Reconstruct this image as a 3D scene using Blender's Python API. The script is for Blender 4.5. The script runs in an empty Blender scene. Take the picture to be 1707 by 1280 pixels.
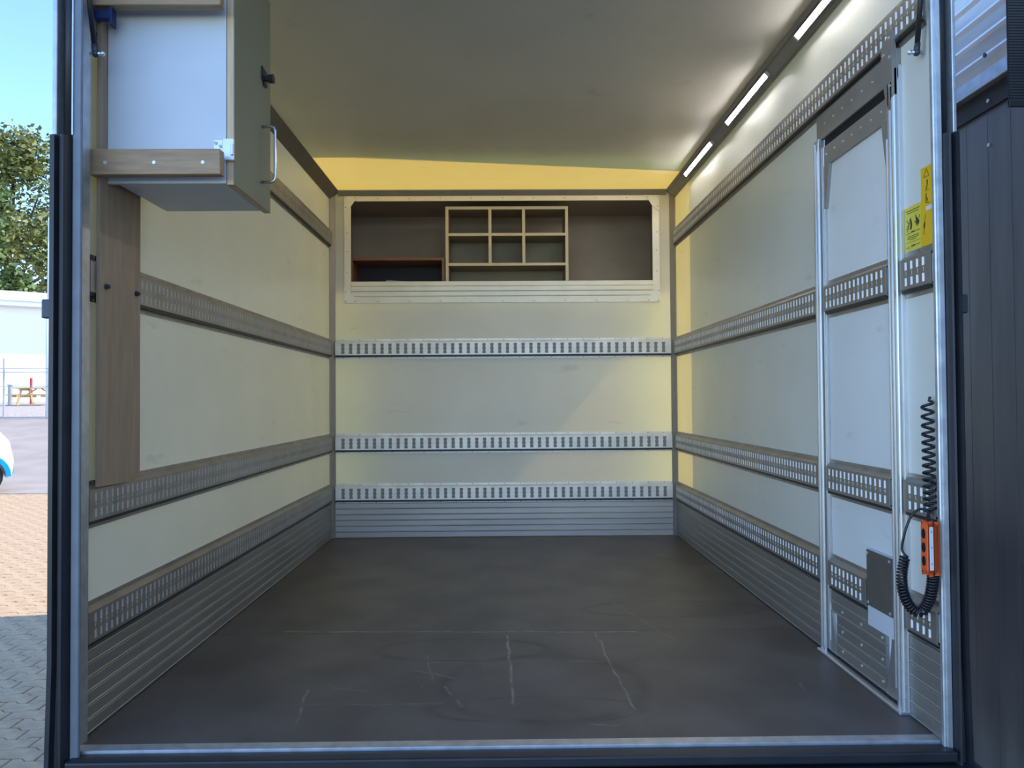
import bpy, bmesh, math, random
from mathutils import Vector, Matrix
R = math.radians
rnd = random.Random(7)
scn = bpy.context.scene
C = scn.collection

# ------------------------------------------------------------------ camera
F_PX = 1282.0
cam_d = bpy.data.cameras.new('camera')
cam_d.sensor_width = 36.0
cam_d.lens = F_PX / 1707.0 * 36.0
cam_d.clip_start = 0.05
cam_d.clip_end = 500
cam = bpy.data.objects.new('camera', cam_d)
C.objects.link(cam)
EYE = 1.62
_m = (Matrix.Rotation(-math.atan(15.5 / F_PX), 4, 'Z') @ Matrix.Rotation(math.pi / 2 + math.atan(27 / F_PX), 4, 'X')
      @ Matrix.Rotation(-R(.4), 4, 'Z'))
cam.matrix_world = Matrix.Translation((0, 0, EYE)) @ _m
scn.camera = cam

# ------------------------------------------------------------------ sky, sun, exposure
SUN_EL, SUN_AZ = R(48), R(8.4)          # azimuth from +X towards +Y
sun_dir = Vector((math.cos(SUN_EL) * math.cos(SUN_AZ), math.cos(SUN_EL) * math.sin(SUN_AZ), math.sin(SUN_EL)))
w = bpy.data.worlds.new('sky')
scn.world = w
w.use_nodes = True
nt = w.node_tree
sky = nt.nodes.new('ShaderNodeTexSky')
sky.sky_type = 'NISHITA'
sky.sun_disc = False
sky.sun_elevation = SUN_EL
sky.sun_rotation = math.pi / 2 - SUN_AZ
sky.air_density = 1.0
sky.dust_density = 0.15
sky.ozone_density = 6.5
sky.altitude = 2500
bg = nt.nodes['Background']
bg.inputs['Strength'].default_value = 0.255
nt.links.new(sky.outputs[0], bg.inputs[0])
sun_d = bpy.data.lights.new('sun', 'SUN')
sun_d.energy = 2.45
sun_d.angle = R(.53)
sun_d.color = (1, .93, .82)
sun = bpy.data.objects.new('sun', sun_d)
C.objects.link(sun)
sun.location = (20, 6, 25)
sun.rotation_euler = (-sun_dir).to_track_quat('-Z', 'Y').to_euler()
scn.view_settings.view_transform = 'Standard'
scn.view_settings.look = 'None'
scn.view_settings.gamma = 1.0
scn.view_settings.use_curve_mapping = False
scn.view_settings.exposure = 1.24
LED_STRENGTH = 31.0

# ------------------------------------------------------------------ dimensions of the box body
XL, XR = -1.222, 1.238          # inner faces of the side walls
YF, YB = 2.205, 5.47             # floor edge at the rear opening, front bulkhead
FZ, CZ = .656, 3.118            # floor, ceiling

# ------------------------------------------------------------------ materials
MATS = {}
def mat(name, col, rough=.6, metal=0., var=0., vscale=6., bump=0., bscale=200., spec=.5, coat=0., coat_r=.2, stretch=(1, 1, 1), var2=None):
    if name in MATS: return MATS[name]
    m = bpy.data.materials.new(name); m.use_nodes = True
    n, l = m.node_tree.nodes, m.node_tree.links
    b = n['Principled BSDF']
    b.inputs['Base Color'].default_value = (*col, 1)
    b.inputs['Roughness'].default_value = rough
    b.inputs['Metallic'].default_value = metal
    b.inputs['Specular IOR Level'].default_value = spec
    b.inputs['Coat Weight'].default_value = coat
    b.inputs['Coat Roughness'].default_value = coat_r
    tc = n.new('ShaderNodeTexCoord'); mp = n.new('ShaderNodeMapping')
    mp.inputs['Scale'].default_value = stretch
    l.new(tc.outputs['Object'], mp.inputs[0])
    nz = n.new('ShaderNodeTexNoise'); nz.inputs['Scale'].default_value = vscale; nz.inputs['Detail'].default_value = 5
    l.new(mp.outputs[0], nz.inputs[0])
    rp = n.new('ShaderNodeValToRGB')
    v = max(var, .03)
    c2 = var2 or tuple(c * (1 - v) for c in col)
    rp.color_ramp.elements[0].position = .35; rp.color_ramp.elements[1].position = .65
    rp.color_ramp.elements[0].color = (*c2, 1)
    rp.color_ramp.elements[1].color = (*[min(1, c * (1 + v * .5)) for c in col], 1)
    l.new(nz.outputs[0], rp.inputs[0]); l.new(rp.outputs[0], b.inputs['Base Color'])
    if bump:
        n2 = n.new('ShaderNodeTexNoise'); n2.inputs['Scale'].default_value = bscale
        l.new(mp.outputs[0], n2.inputs[0])
        bp = n.new('ShaderNodeBump'); bp.inputs['Strength'].default_value = bump; bp.inputs['Distance'].default_value = .002
        l.new(n2.outputs[0], bp.inputs['Height']); l.new(bp.outputs[0], b.inputs['Normal'])
    MATS[name] = m
    return m

def grp(name, col, trans, fac, ripple=0.):
    """glass-fibre sheet: white skin that lets yellow daylight through"""
    m = mat(name, col, rough=.33, var=.05, vscale=2.2, bump=.12, bscale=260, spec=.45)
    n, l = m.node_tree.nodes, m.node_tree.links
    b = n['Principled BSDF']; out = n['Material Output']
    tr = n.new('ShaderNodeBsdfTranslucent'); tr.inputs[0].default_value = (*trans, 1)
    mx = n.new('ShaderNodeMixShader'); mx.inputs[0].default_value = fac
    l.new(b.outputs[0], mx.inputs[1]); l.new(tr.outputs[0], mx.inputs[2]); l.new(mx.outputs[0], out.inputs[0])
    sm = n.new('ShaderNodeTexNoise'); sm.inputs['Scale'].default_value = 3.2; sm.inputs['Detail'].default_value = 8; sm.inputs['Roughness'].default_value = .62
    ms = n.new('ShaderNodeMapping'); ms.inputs['Scale'].default_value = (1, 1, 3.2)
    l.new(n['Texture Coordinate'].outputs['Object'], ms.inputs[0]); l.new(ms.outputs[0], sm.inputs[0])
    mr = n.new('ShaderNodeMapRange'); mr.inputs[1].default_value = .63; mr.inputs[2].default_value = .78; mr.inputs[4].default_value = .45
    l.new(sm.outputs[0], mr.inputs[0])
    sx = n.new('ShaderNodeMixRGB'); sx.inputs[2].default_value = (.33, .32, .27, 1)
    l.new(mr.outputs[0], sx.inputs[0]); l.new(b.inputs['Base Color'].links[0].from_socket, sx.inputs[1]); l.new(sx.outputs[0], b.inputs['Base Color'])
    if ripple:
        tc = n['Texture Coordinate']; mp = n.new('ShaderNodeMapping'); mp.inputs['Rotation'].default_value = (R(28), 0, 0)
        wv = n.new('ShaderNodeTexWave'); wv.bands_direction = 'Y'; wv.inputs['Scale'].default_value = 32
        bp = n.new('ShaderNodeBump'); bp.inputs['Strength'].default_value = ripple; bp.inputs['Distance'].default_value = .003
        l.new(tc.outputs['Object'], mp.inputs[0]); l.new(mp.outputs[0], wv.inputs[0])
        l.new(wv.outputs['Fac'], bp.inputs['Height']); l.new(bp.outputs[0], b.inputs['Normal'])
    return m

def emit(name, col, s):
    m = bpy.data.materials.new(name); m.use_nodes = True
    n, l = m.node_tree.nodes, m.node_tree.links
    e = n.new('ShaderNodeEmission'); e.inputs[0].default_value = (*col, 1); e.inputs[1].default_value = s
    l.new(e.outputs[0], n['Material Output'].inputs[0])
    return m

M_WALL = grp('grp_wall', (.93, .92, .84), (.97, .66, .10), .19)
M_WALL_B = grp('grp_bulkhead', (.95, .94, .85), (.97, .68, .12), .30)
M_WALL_L = grp('grp_wall_dimmed', (.84, .82, .74), (.95, .68, .20), .10)  # left wall's dimmer light put into a darker, less translucent sheet
M_ROOF = grp('grp_roof', (.88, .87, .79), (.97, .60, .09), .33)
MATS['grp_roof'].node_tree.nodes['Principled BSDF'].inputs['Roughness'].default_value = .26
M_DOOR = grp('grp_door', (.92, .93, .92), (.95, .76, .25), .08, ripple=.25)
M_ALU = mat('aluminium', (.62, .62, .62), .38, .85, .08, 4, .05, 300, stretch=(1, 6, 1))
M_ALU_B = mat('aluminium_bright', (.78, .79, .80), .3, .8, .05)
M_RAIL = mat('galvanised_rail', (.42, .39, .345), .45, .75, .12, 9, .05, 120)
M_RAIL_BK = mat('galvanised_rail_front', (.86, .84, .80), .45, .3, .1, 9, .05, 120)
M_PLANK = mat('skirting_aluminium', (.40, .39, .36), .45, .7, .12, 5, .1, 90, stretch=(1, .3, 2))
M_PLANK_BK = mat('skirting_front', (.52, .50, .48), .5, .45, .12, 5, .1, 90, stretch=(.3, 1, 2))
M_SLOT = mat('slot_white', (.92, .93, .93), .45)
M_SLOT_L = mat('slot_white_shaded', (.55, .56, .56), .5)  # white slot backing with the left wall's shade put into its colour
M_SLOT_BK = mat('slot_shaded', (.26, .25, .22), .6)  # shade inside the bulkhead slots put into the backing colour
M_TRIM = mat('trim_grey', (.36, .34, .31), .5, .5, .08)
M_TRIM_L = mat('trim_brown', (.17, .145, .115), .55, .3, .1)
M_BLACK = mat('black_rubber', (.022, .023, .028), .45, 0, .2, 14)
M_DARK = mat('dark_gap', (.01, .01, .01), .8)
M_STEEL = mat('dark_steel', (.06, .07, .085), .45, .5, .25, 12)
M_GALV = mat('galvanised_post', (.60, .63, .67), .42, .75, .14, 26, .06, 80)
M_SCREW = mat('screw_steel', (.38, .37, .36), .35, .9)
M_SCREW_B = mat('screw_bright', (.8, .8, .8), .35, .6)
M_WHITE = mat('white_laminate', (.68, .71, .75), .45, 0, .02)
M_OLIVE = mat('olive_paint', (.24, .25, .17), .5, 0, .06, 3)
M_BIRCH = mat('birch_edge', (.72, .52, .31), .55, 0, .12, 20, stretch=(6, 6, .4))
M_OAK = mat('batten_wood', (.44, .28, .15), .5, 0, .18, 10, stretch=(1, 8, 9))
M_PLY = mat('plank_plywood', (.40, .285, .19), .62, 0, .12, 9, .05, 90, stretch=(5, 5, .6))
M_STEELROD = mat('brushed_steel', (.7, .7, .68), .28, .95)
M_BLUE = mat('blue_steel', (.008, .02, .11), .45, .1)
M_COMP = mat('compartment_ply', (.46, .385, .31), .55, 0, .15, 3, stretch=(.5, 1, 1))
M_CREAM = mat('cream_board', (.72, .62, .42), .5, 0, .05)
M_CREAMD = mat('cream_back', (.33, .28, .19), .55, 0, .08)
M_BROWN = mat('brown_veneer', (.22, .10, .045), .45, 0, .2, 12, stretch=(.4, 4, 6))
M_PAPER = mat('paper', (.42, .42, .45), .7)
M_ORANGE = mat('orange_plastic', (.85, .13, .025), .4, 0, .05)
M_LABEL = mat('label_white', (.82, .80, .84), .45)
M_CABLE = mat('cable_black', (.012, .012, .014), .35)
M_YEL = mat('sticker_yellow', (.80, .66, .06), .45, 0, .04)
M_AMB = mat('sticker_amber', (.90, .53, .01), .45, 0, .04)
M_INK = mat('ink', (.06, .05, .02), .6)
M_INKT = mat('ink_faded', (.26, .20, .03), .6)
M_PATCH = mat('patch_plate', (.12, .105, .085), .55, 0, .1, 12)

def floor_material():
    m = mat('phenolic_floor', (.125, .104, .090), rough=.42, var=.28, vscale=3.5, bump=.25, bscale=420, spec=.4)
    n, l = m.node_tree.nodes, m.node_tree.links
    b = n['Principled BSDF']
    ge = n.new('ShaderNodeNewGeometry')
    sep = n.new('ShaderNodeSeparateXYZ'); l.new(ge.outputs['Position'], sep.inputs[0])
    cmb = n.new('ShaderNodeCombineXYZ'); l.new(sep.outputs[0], cmb.inputs[0]); l.new(sep.outputs[1], cmb.inputs[1])
    pos = cmb.outputs[0]
    brk = n.new('ShaderNodeTexNoise'); brk.inputs['Scale'].default_value = 22; brk.inputs['Detail'].default_value = 6
    l.new(pos, brk.inputs[0])
    def math_(op, a, bb=None, c=None, clamp=False):
        k = n.new('ShaderNodeMath'); k.operation = op; k.use_clamp = clamp
        for i, v in enumerate((a, bb, c)):
            if v is None: continue
            if isinstance(v, (int, float)): k.inputs[i].default_value = v
            else: l.new(v, k.inputs[i])
        return k.outputs[0]
    def vec(op, a, bb=None, scale=None):
        k = n.new('ShaderNodeVectorMath'); k.operation = op
        l.new(a, k.inputs[0])
        if bb is not None:
            if isinstance(bb, tuple): k.inputs[1].default_value = bb
            else: l.new(bb, k.inputs[1])
        if scale is not None: l.new(scale, k.inputs['Scale'])
        return k
    dist = n.new('ShaderNodeTexNoise'); dist.inputs['Scale'].default_value = 7
    l.new(pos, dist.inputs[0])
    wob = vec('MULTIPLY_ADD', dist.outputs['Color'], (.03, .03, 0)); wob.inputs[2].default_value = (-.015, -.015, 0)
    pw = vec('ADD', pos, wob.outputs[0]).outputs[0]
    acc = None
    segs = [((-.92, 3.255), (.55, 3.205), .008, 1.0), ((.012, 3.17), (.03, 2.45), .007, 1.0), ((.375, 3.2), (.402, 2.41), .006, .8),
            ((-.655, 2.60), (-.628, 2.335), .007, .55), ((.52, 3.66), (.69, 3.07), .006, .3), ((-.66, 2.48), (-.20, 2.47), .006, .35),
            ((-.20, 2.62), (-.14, 2.45), .006, .55), ((-.33, 2.78), (-.17, 2.70), .008, .4), ((-.30, 2.95), (-.24, 2.66), .006, .4),
            ((-.27, 2.86), (-.05, 2.84), .005, .35), ((.52, 2.8), (.60, 2.78), .005, .3), ((1.0, 2.62), (.985, 2.52), .005, .4),
            ((-.58, 2.62), (-.44, 2.58), .008, .3), ((.24, 2.86), (.36, 2.85), .008, .35), ((.25, 2.31), (.34, 2.30), .006, .45)]
    for (a, e, wd, st) in segs:
        ba = (e[0] - a[0], e[1] - a[1], 0); L2 = ba[0] ** 2 + ba[1] ** 2
        pa = vec('SUBTRACT', pw, (a[0], a[1], 0)).outputs[0]
        h = math_('MULTIPLY', vec('DOT_PRODUCT', pa, ba).outputs['Value'], 1 / L2, clamp=True)
        sc = n.new('ShaderNodeVectorMath'); sc.operation = 'SCALE'; sc.inputs[0].default_value = ba; l.new(h, sc.inputs['Scale'])
        d = vec('LENGTH', vec('SUBTRACT', pa, sc.outputs[0]).outputs[0]).outputs['Value']
        f = math_('MULTIPLY', math_('SUBTRACT', 1, math_('DIVIDE', d, wd), clamp=True), st)
        acc = f if acc is None else math_('MAXIMUM', acc, f)
    bm = math_('MULTIPLY_ADD', brk.outputs[0], 3.2, -1.0, clamp=True)
    acc = math_('MULTIPLY', acc, bm)
    # chips: sparse pale dots
    vo = n.new('ShaderNodeTexNoise'); vo.inputs['Scale'].default_value = 38; vo.inputs['Detail'].default_value = 3
    l.new(pos, vo.inputs[0])
    zone = vec('LENGTH', vec('MULTIPLY', vec('SUBTRACT', pos, (-.05, 2.7, 0)).outputs[0], (1.1, 2., 0)).outputs[0]).outputs['Value']
    zf = math_('SUBTRACT', 1.25, zone, clamp=True)
    chips = math_('MULTIPLY', math_('MULTIPLY_ADD', vo.outputs[0], 14, -9.9, clamp=True), zf)
    acc = math_('MAXIMUM', acc, math_('MULTIPLY', chips, .55))
    mx = n.new('ShaderNodeMixRGB'); mx.inputs[2].default_value = (.40, .36, .29, 1)
    l.new(acc, mx.inputs[0])
    # dark rubbed rings
    ring = None
    for (cx, cy, rx, ry) in [(.13, 2.62, .34, .30), (-.16, 3.0, .33, .13), (.78, 3.55, .42, .13), (.10, 2.42, .33, .10)]:
        q = vec('LENGTH', vec('MULTIPLY', vec('SUBTRACT', pw, (cx, cy, 0)).outputs[0], (1 / rx, 1 / ry, 0)).outputs[0]).outputs['Value']
        f = math_('SUBTRACT', 1, math_('MULTIPLY', math_('ABSOLUTE', math_('SUBTRACT', q, 1)), 9), clamp=True)
        ring = f if ring is None else math_('MAXIMUM', ring, f)
    ring = math_('MULTIPLY', ring, math_('MULTIPLY_ADD', dist.outputs[0], 1.6, -.35, clamp=True))
    dk = n.new('ShaderNodeMixRGB'); dk.inputs[2].default_value = (.03, .025, .022, 1)
    l.new(math_('MULTIPLY', ring, .9), dk.inputs[0])
    src = b.inputs['Base Color'].links[0].from_socket
    # dusty haze of wear
    ds = n.new('ShaderNodeTexNoise'); ds.inputs['Scale'].default_value = 1.6; ds.inputs['Detail'].default_value = 4
    l.new(pos, ds.inputs[0])
    dm = n.new('ShaderNodeMixRGB'); dm.inputs[2].default_value = (.115, .10, .085, 1)
    l.new(math_('MULTIPLY', math_('MULTIPLY_ADD', ds.outputs[0], 3, -1.3, clamp=True), .5), dm.inputs[0])
    l.new(src, dm.inputs[1]); l.new(dm.outputs[0], dk.inputs[1]); l.new(dk.outputs[0], mx.inputs[1])
    l.new(mx.outputs[0], b.inputs['Base Color'])
    return m
M_FLOOR = floor_material()

# ------------------------------------------------------------------ mesh helpers
class MB:
    def __init__(s): s.v, s.f = [], []
    def add(s, vs, fs):
        o = len(s.v); s.v += [tuple(p) for p in vs]; s.f += [tuple(i + o for i in f) for f in fs]; return s
    def quad(s, a, b, c, d): return s.add([a, b, c, d], [(0, 1, 2, 3)])
    def box(s, x0, x1, y0, y1, z0, z1):
        vs = [(x, y, z) for x in (x0, x1) for y in (y0, y1) for z in (z0, z1)]
        return s.add(vs, [(0, 1, 3, 2), (4, 6, 7, 5), (0, 4, 5, 1), (2, 3, 7, 6), (0, 2, 6, 4), (1, 5, 7, 3)])
    def prism(s, poly, fn, t0, t1):
        """poly = 2D outline, fn(a, b, t) -> 3D"""
        n = len(poly)
        vs = [fn(a, b, t0) for a, b in poly] + [fn(a, b, t1) for a, b in poly]
        return s.add(vs, [tuple(range(n))[::-1], tuple(range(n, 2 * n))] + [(i, (i + 1) % n, n + (i + 1) % n, n + i) for i in range(n)])
    def tube(s, pts, r, n=8, cap=True):
        pts = [Vector(p) for p in pts]; m = len(pts)
        rs = r if isinstance(r, (list, tuple)) else [r] * m
        up = None; rings = []
        for i, p in enumerate(pts):
            t = (pts[min(i + 1, m - 1)] - pts[max(i - 1, 0)]).normalized()
            if up is None: up = Vector((0, 0, 1)) if abs(t.z) < .9 else Vector((1, 0, 0))
            u = (up - t * up.dot(t)).normalized(); w_ = t.cross(u); up = u
            rings.append([p + (u * math.cos(k * 2 * math.pi / n) + w_ * math.sin(k * 2 * math.pi / n)) * rs[i] for k in range(n)])
        o = len(s.v)
        for rg in rings: s.v += [tuple(q) for q in rg]
        for i in range(m - 1):
            for k in range(n):
                a, b = o + i * n + k, o + i * n + (k + 1) % n
                s.f.append((a, b, b + n, a + n))
        if cap:
            s.f.append(tuple(o + k for k in range(n))[::-1]); s.f.append(tuple(o + (m - 1) * n + k for k in range(n)))
        return s
    def sphere(s, c, r, n=10, m=6, sc=(1, 1, 1)):
        vs, fs = [], []
        for i in range(m + 1):
            ph = math.pi * i / m
            for k in range(n):
                th = 2 * math.pi * k / n
                vs.append((c[0] + r * sc[0] * math.sin(ph) * math.cos(th), c[1] + r * sc[1] * math.sin(ph) * math.sin(th), c[2] + r * sc[2] * math.cos(ph)))
        for i in range(m):
            for k in range(n):
                a, b = i * n + k, i * n + (k + 1) % n
                fs.append((a, b, b + n, a + n))
        return s.add(vs, fs)
    def build(s, name, material, parent=None, bevel=0., seg=1, smooth=False, kind=None, label=None):
        root = parent
        while root is not None and root.parent is not None: root = root.parent
        if root is not None: L = Vector(root.location)
        else:
            xs, ys, zs = zip(*s.v)
            L = Vector(((min(xs) + max(xs)) / 2, (min(ys) + max(ys)) / 2, min(zs)))
        me = bpy.data.meshes.new(name)
        me.from_pydata([(a - L.x, b - L.y, c - L.z) for a, b, c in s.v], [], s.f)
        bm = bmesh.new(); bm.from_mesh(me)
        bmesh.ops.remove_doubles(bm, verts=bm.verts, dist=1e-5)
        bmesh.ops.recalc_face_normals(bm, faces=bm.faces)
        if bevel:
            bmesh.ops.bevel(bm, geom=list(bm.edges), offset=bevel, segments=seg, affect='EDGES', profile=.5)
        bm.to_mesh(me); bm.free()
        if smooth:
            for p in me.polygons: p.use_smooth = True
        me.materials.append(material)
        o = bpy.data.objects.new(name, me); C.objects.link(o)
        if parent is None: o.location = L
        else: o.parent = parent
        if kind: o['kind'] = kind
        if label: o['label'] = label
        return o

def tag(o, label, cat=None, kind=None, group=None):
    o['label'] = label
    if cat: o['category'] = cat
    if kind: o['kind'] = kind
    if group: o['group'] = group
    return o
def thing(name, loc, label, cat=None, kind=None, group=None):
    e = bpy.data.objects.new(name, None); C.objects.link(e); e.location = loc; e.empty_display_size = .05
    return tag(e, label, cat, kind, group)
def fnX(x): return lambda a, b, t: (t, a, b)     # outline in (y, z), extruded along x
def ex_y(a, b, t): return (a, t, b)              # outline in (x, z), extruded along y
def ex_x(a, b, t): return (t, a, b)
def ex_z(a, b, t): return (a, b, t)
def screw(mb, c, axis, r=.005, h=.003):
    a = Vector(axis); c = Vector(c)
    mb.tube([c, c + a * h], r, 8)

# ------------------------------------------------------------------ floor, ceiling, walls
fl = MB().box(XL, XR, YF, YB, FZ - .05, FZ - .012).build('floor', M_STEEL)
tag(fl, 'dark brown scratched plywood floor of the truck box', kind='structure')
for a, b in ((YF, 3.229), (3.231, YB)):
    MB().box(XL, XR, a, b, FZ - .012, FZ).build('floor_panel', M_FLOOR, fl)

ce = MB().quad((XL, 2.12, CZ), (XR, 2.12, CZ), (XR, YB, CZ), (XL, YB, CZ)).build('ceiling', M_ROOF)
tag(ce, 'translucent glass fibre roof sheet glowing yellow at the far end', kind='structure')
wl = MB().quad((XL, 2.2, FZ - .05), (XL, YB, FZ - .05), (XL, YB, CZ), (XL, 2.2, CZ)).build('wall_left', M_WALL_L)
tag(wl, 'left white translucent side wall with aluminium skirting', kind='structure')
D0, D1, DT = 2.345, 2.925, FZ + 1.99
wr = MB()
for y0, y1, z0, z1 in ((2.15, D0, FZ - .05, CZ), (D1, YB, FZ - .05, CZ), (D0, D1, DT, CZ)):
    wr.quad((XR, y0, z0), (XR, y1, z0), (XR, y1, z1), (XR, y0, z1))
wr = tag(wr.build('wall_right', M_WALL), 'right white translucent side wall around the narrow side door', kind='structure')
HX0, HX1, HZ0, HZ1 = -1.074, 1.077, FZ + 1.815, FZ + 2.388
wb = MB()
for x0, x1, z0, z1 in ((XL, HX0, FZ - .05, CZ), (HX1, XR, FZ - .05, CZ), (HX0, HX1, FZ - .05, HZ0 - .05), (HX0, HX1, HZ1 + .02, CZ)):
    wb.quad((x0, YB, z0), (x1, YB, z0), (x1, YB, z1), (x0, YB, z1))
wb = tag(wb.build('wall_back', M_WALL_B), 'white front bulkhead of the truck box with a wide hatch', kind='structure')

# skirting planks: ribbed aluminium extrusions, six high
SK_N, SK_H = 6, .0405
def plank_poly(z0):
    h = SK_H
    return [(0, z0), (.0125, z0 + .001), (.0135, z0 + .004), (.0115, z0 + .007), (.0115, z0 + h - .005), (.0125, z0 + h - .003), (.011, z0 + h - .001), (0, z0 + h - .001)]
def skirt(parent, side, a, b, material):
    for i in range(SK_N):
        poly = plank_poly(FZ + .002 + i * SK_H)
        if side == 'L': f = lambda p, q, t: (XL + p, t, q)
        elif side == 'R': f = lambda p, q, t: (XR - p, t, q)
        else: f = lambda p, q, t: (t, YB - p, q)
        MB().prism(poly, f, a, b).build('plank', material, parent)
skirt(wl, 'L', 2.24, 5.435, M_PLANK)
skirt(wr, 'R', 2.955, 5.435, M_PLANK)
skirt(wr, 'R', 2.163, 2.33, M_PLANK)
skirt(wb, 'B', XL + .036, XR - .036, M_PLANK_BK)

# corner trims
n_trim = 0
def trim(mb, material, label, **k):
    global n_trim
    n_trim += 1
    return tag(mb.build('trim_%d' % n_trim, material, **k), label, kind='structure')
for s, X, nm in ((1, XL, 'left'), (-1, XR, 'right')):
    poly = [(X, YB), (X + s * .037, YB), (X + s * .037, YB - .006), (X + s * .006, YB - .036), (X, YB - .036)]
    t = trim(MB().prism(poly, ex_z, FZ, CZ - .036), M_TRIM, 'grey angled corner profile at the far %s corner of the box' % nm)
    sc = MB()
    for k in range(12): screw(sc, (X + s * .026, YB - .017, FZ + .15 + k * .19), Vector((s, -1, 0)).normalized(), .004)
    sc.build('screws', M_SCREW, t, kind='stuff')
t = trim(MB().prism([(YB, CZ), (YB - .036, CZ), (YB - .036, CZ - .006), (YB - .006, CZ - .036), (YB, CZ - .036)], lambda a, b, t: (t, a, b), XL + .06, XR - .06), M_TRIM,
         'grey angled profile between ceiling and front bulkhead')
sc = MB()
for k in range(11): screw(sc, (-1.1 + k * .22, YB - .0145, CZ - .0275), Vector((0, -1, -1)).normalized(), .004)
sc.build('screws', M_SCREW, t, kind='stuff')
for s, X, m_, lb in ((1, XL, M_TRIM_L, 'dark brown corner profile between ceiling and left wall'), (-1, XR, M_TRIM, 'grey corner profile between ceiling and right wall carrying the strip lights')):
    t = trim(MB().prism([(X, CZ), (X + s * .062, CZ), (X + s * .062, CZ - .006), (X + s * .006, CZ - .062), (X, CZ - .062)], ex_y, 2.15, YB), m_, lb)
    if s < 0:
        for q in (0, 1):   # two thin lips along the light channel
            a = .012 + .038 * q
            p = [(X - .062 + a - .0015, CZ - .006 - a - .0015), (X - .062 + a + .0015, CZ - .006 - a + .0015), (X - .062 + a - .0045, CZ - .006 - a + -.0075 + .003), (X - .062 + a - .007, CZ - .0135 - a)]
            MB().prism(p, ex_y, 2.16, YB - .03).build('channel_lip', M_ALU, t)

# strip lights in the right corner channel
M_LED = emit('led_white', (1.0, .965, .95), LED_STRENGTH)
for k, (a, b) in enumerate(((4.34, 4.96), (3.42, 4.03), (2.46, 3.06))):
    cx, cz = XR - .034, CZ - .034
    d = Vector((-1, 0, -1)).normalized(); u = Vector((-1, 0, 1)).normalized()
    lamp = thing('strip_light', (cx, (a + b) / 2, cz - .02), 'lit white strip light in the right ceiling corner, ' + ('nearest the front bulkhead', 'middle one of three', 'nearest the rear opening')[k], 'light', group='strip lights')
    def bar(y0, y1, hw, d0, d1):
        c = Vector((cx, 0, cz)); mb = MB()
        pts = [c + u * hw + d * d0, c - u * hw + d * d0, c - u * hw + d * d1, c + u * hw + d * d1]
        return mb.prism([(p.x, p.z) for p in pts], ex_y, y0, y1)
    bar(a - .015, b + .015, .0155, .001, .006).build('housing', M_ALU, lamp)
    for sg in (-1, 1):
        c0 = Vector((cx, 0, cz)); pp_ = [c0 + u * sg * .0105 + d * .006, c0 + u * sg * .0155 + d * .006, c0 + u * sg * .0135 + d * .0138, c0 + u * sg * .0115 + d * .0138]
        MB().prism([(p.x, p.z) for p in pp_], ex_y, a - .015, b + .015).build('side_lip', M_ALU, lamp)
    bar(a, b, .0078, .006, .012).build('diffuser', M_LED, lamp)
    for e in (a - .012, b): bar(e, e + .012, .012, .006, .013).build('end_cap', M_ALU_B, lamp)

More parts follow.
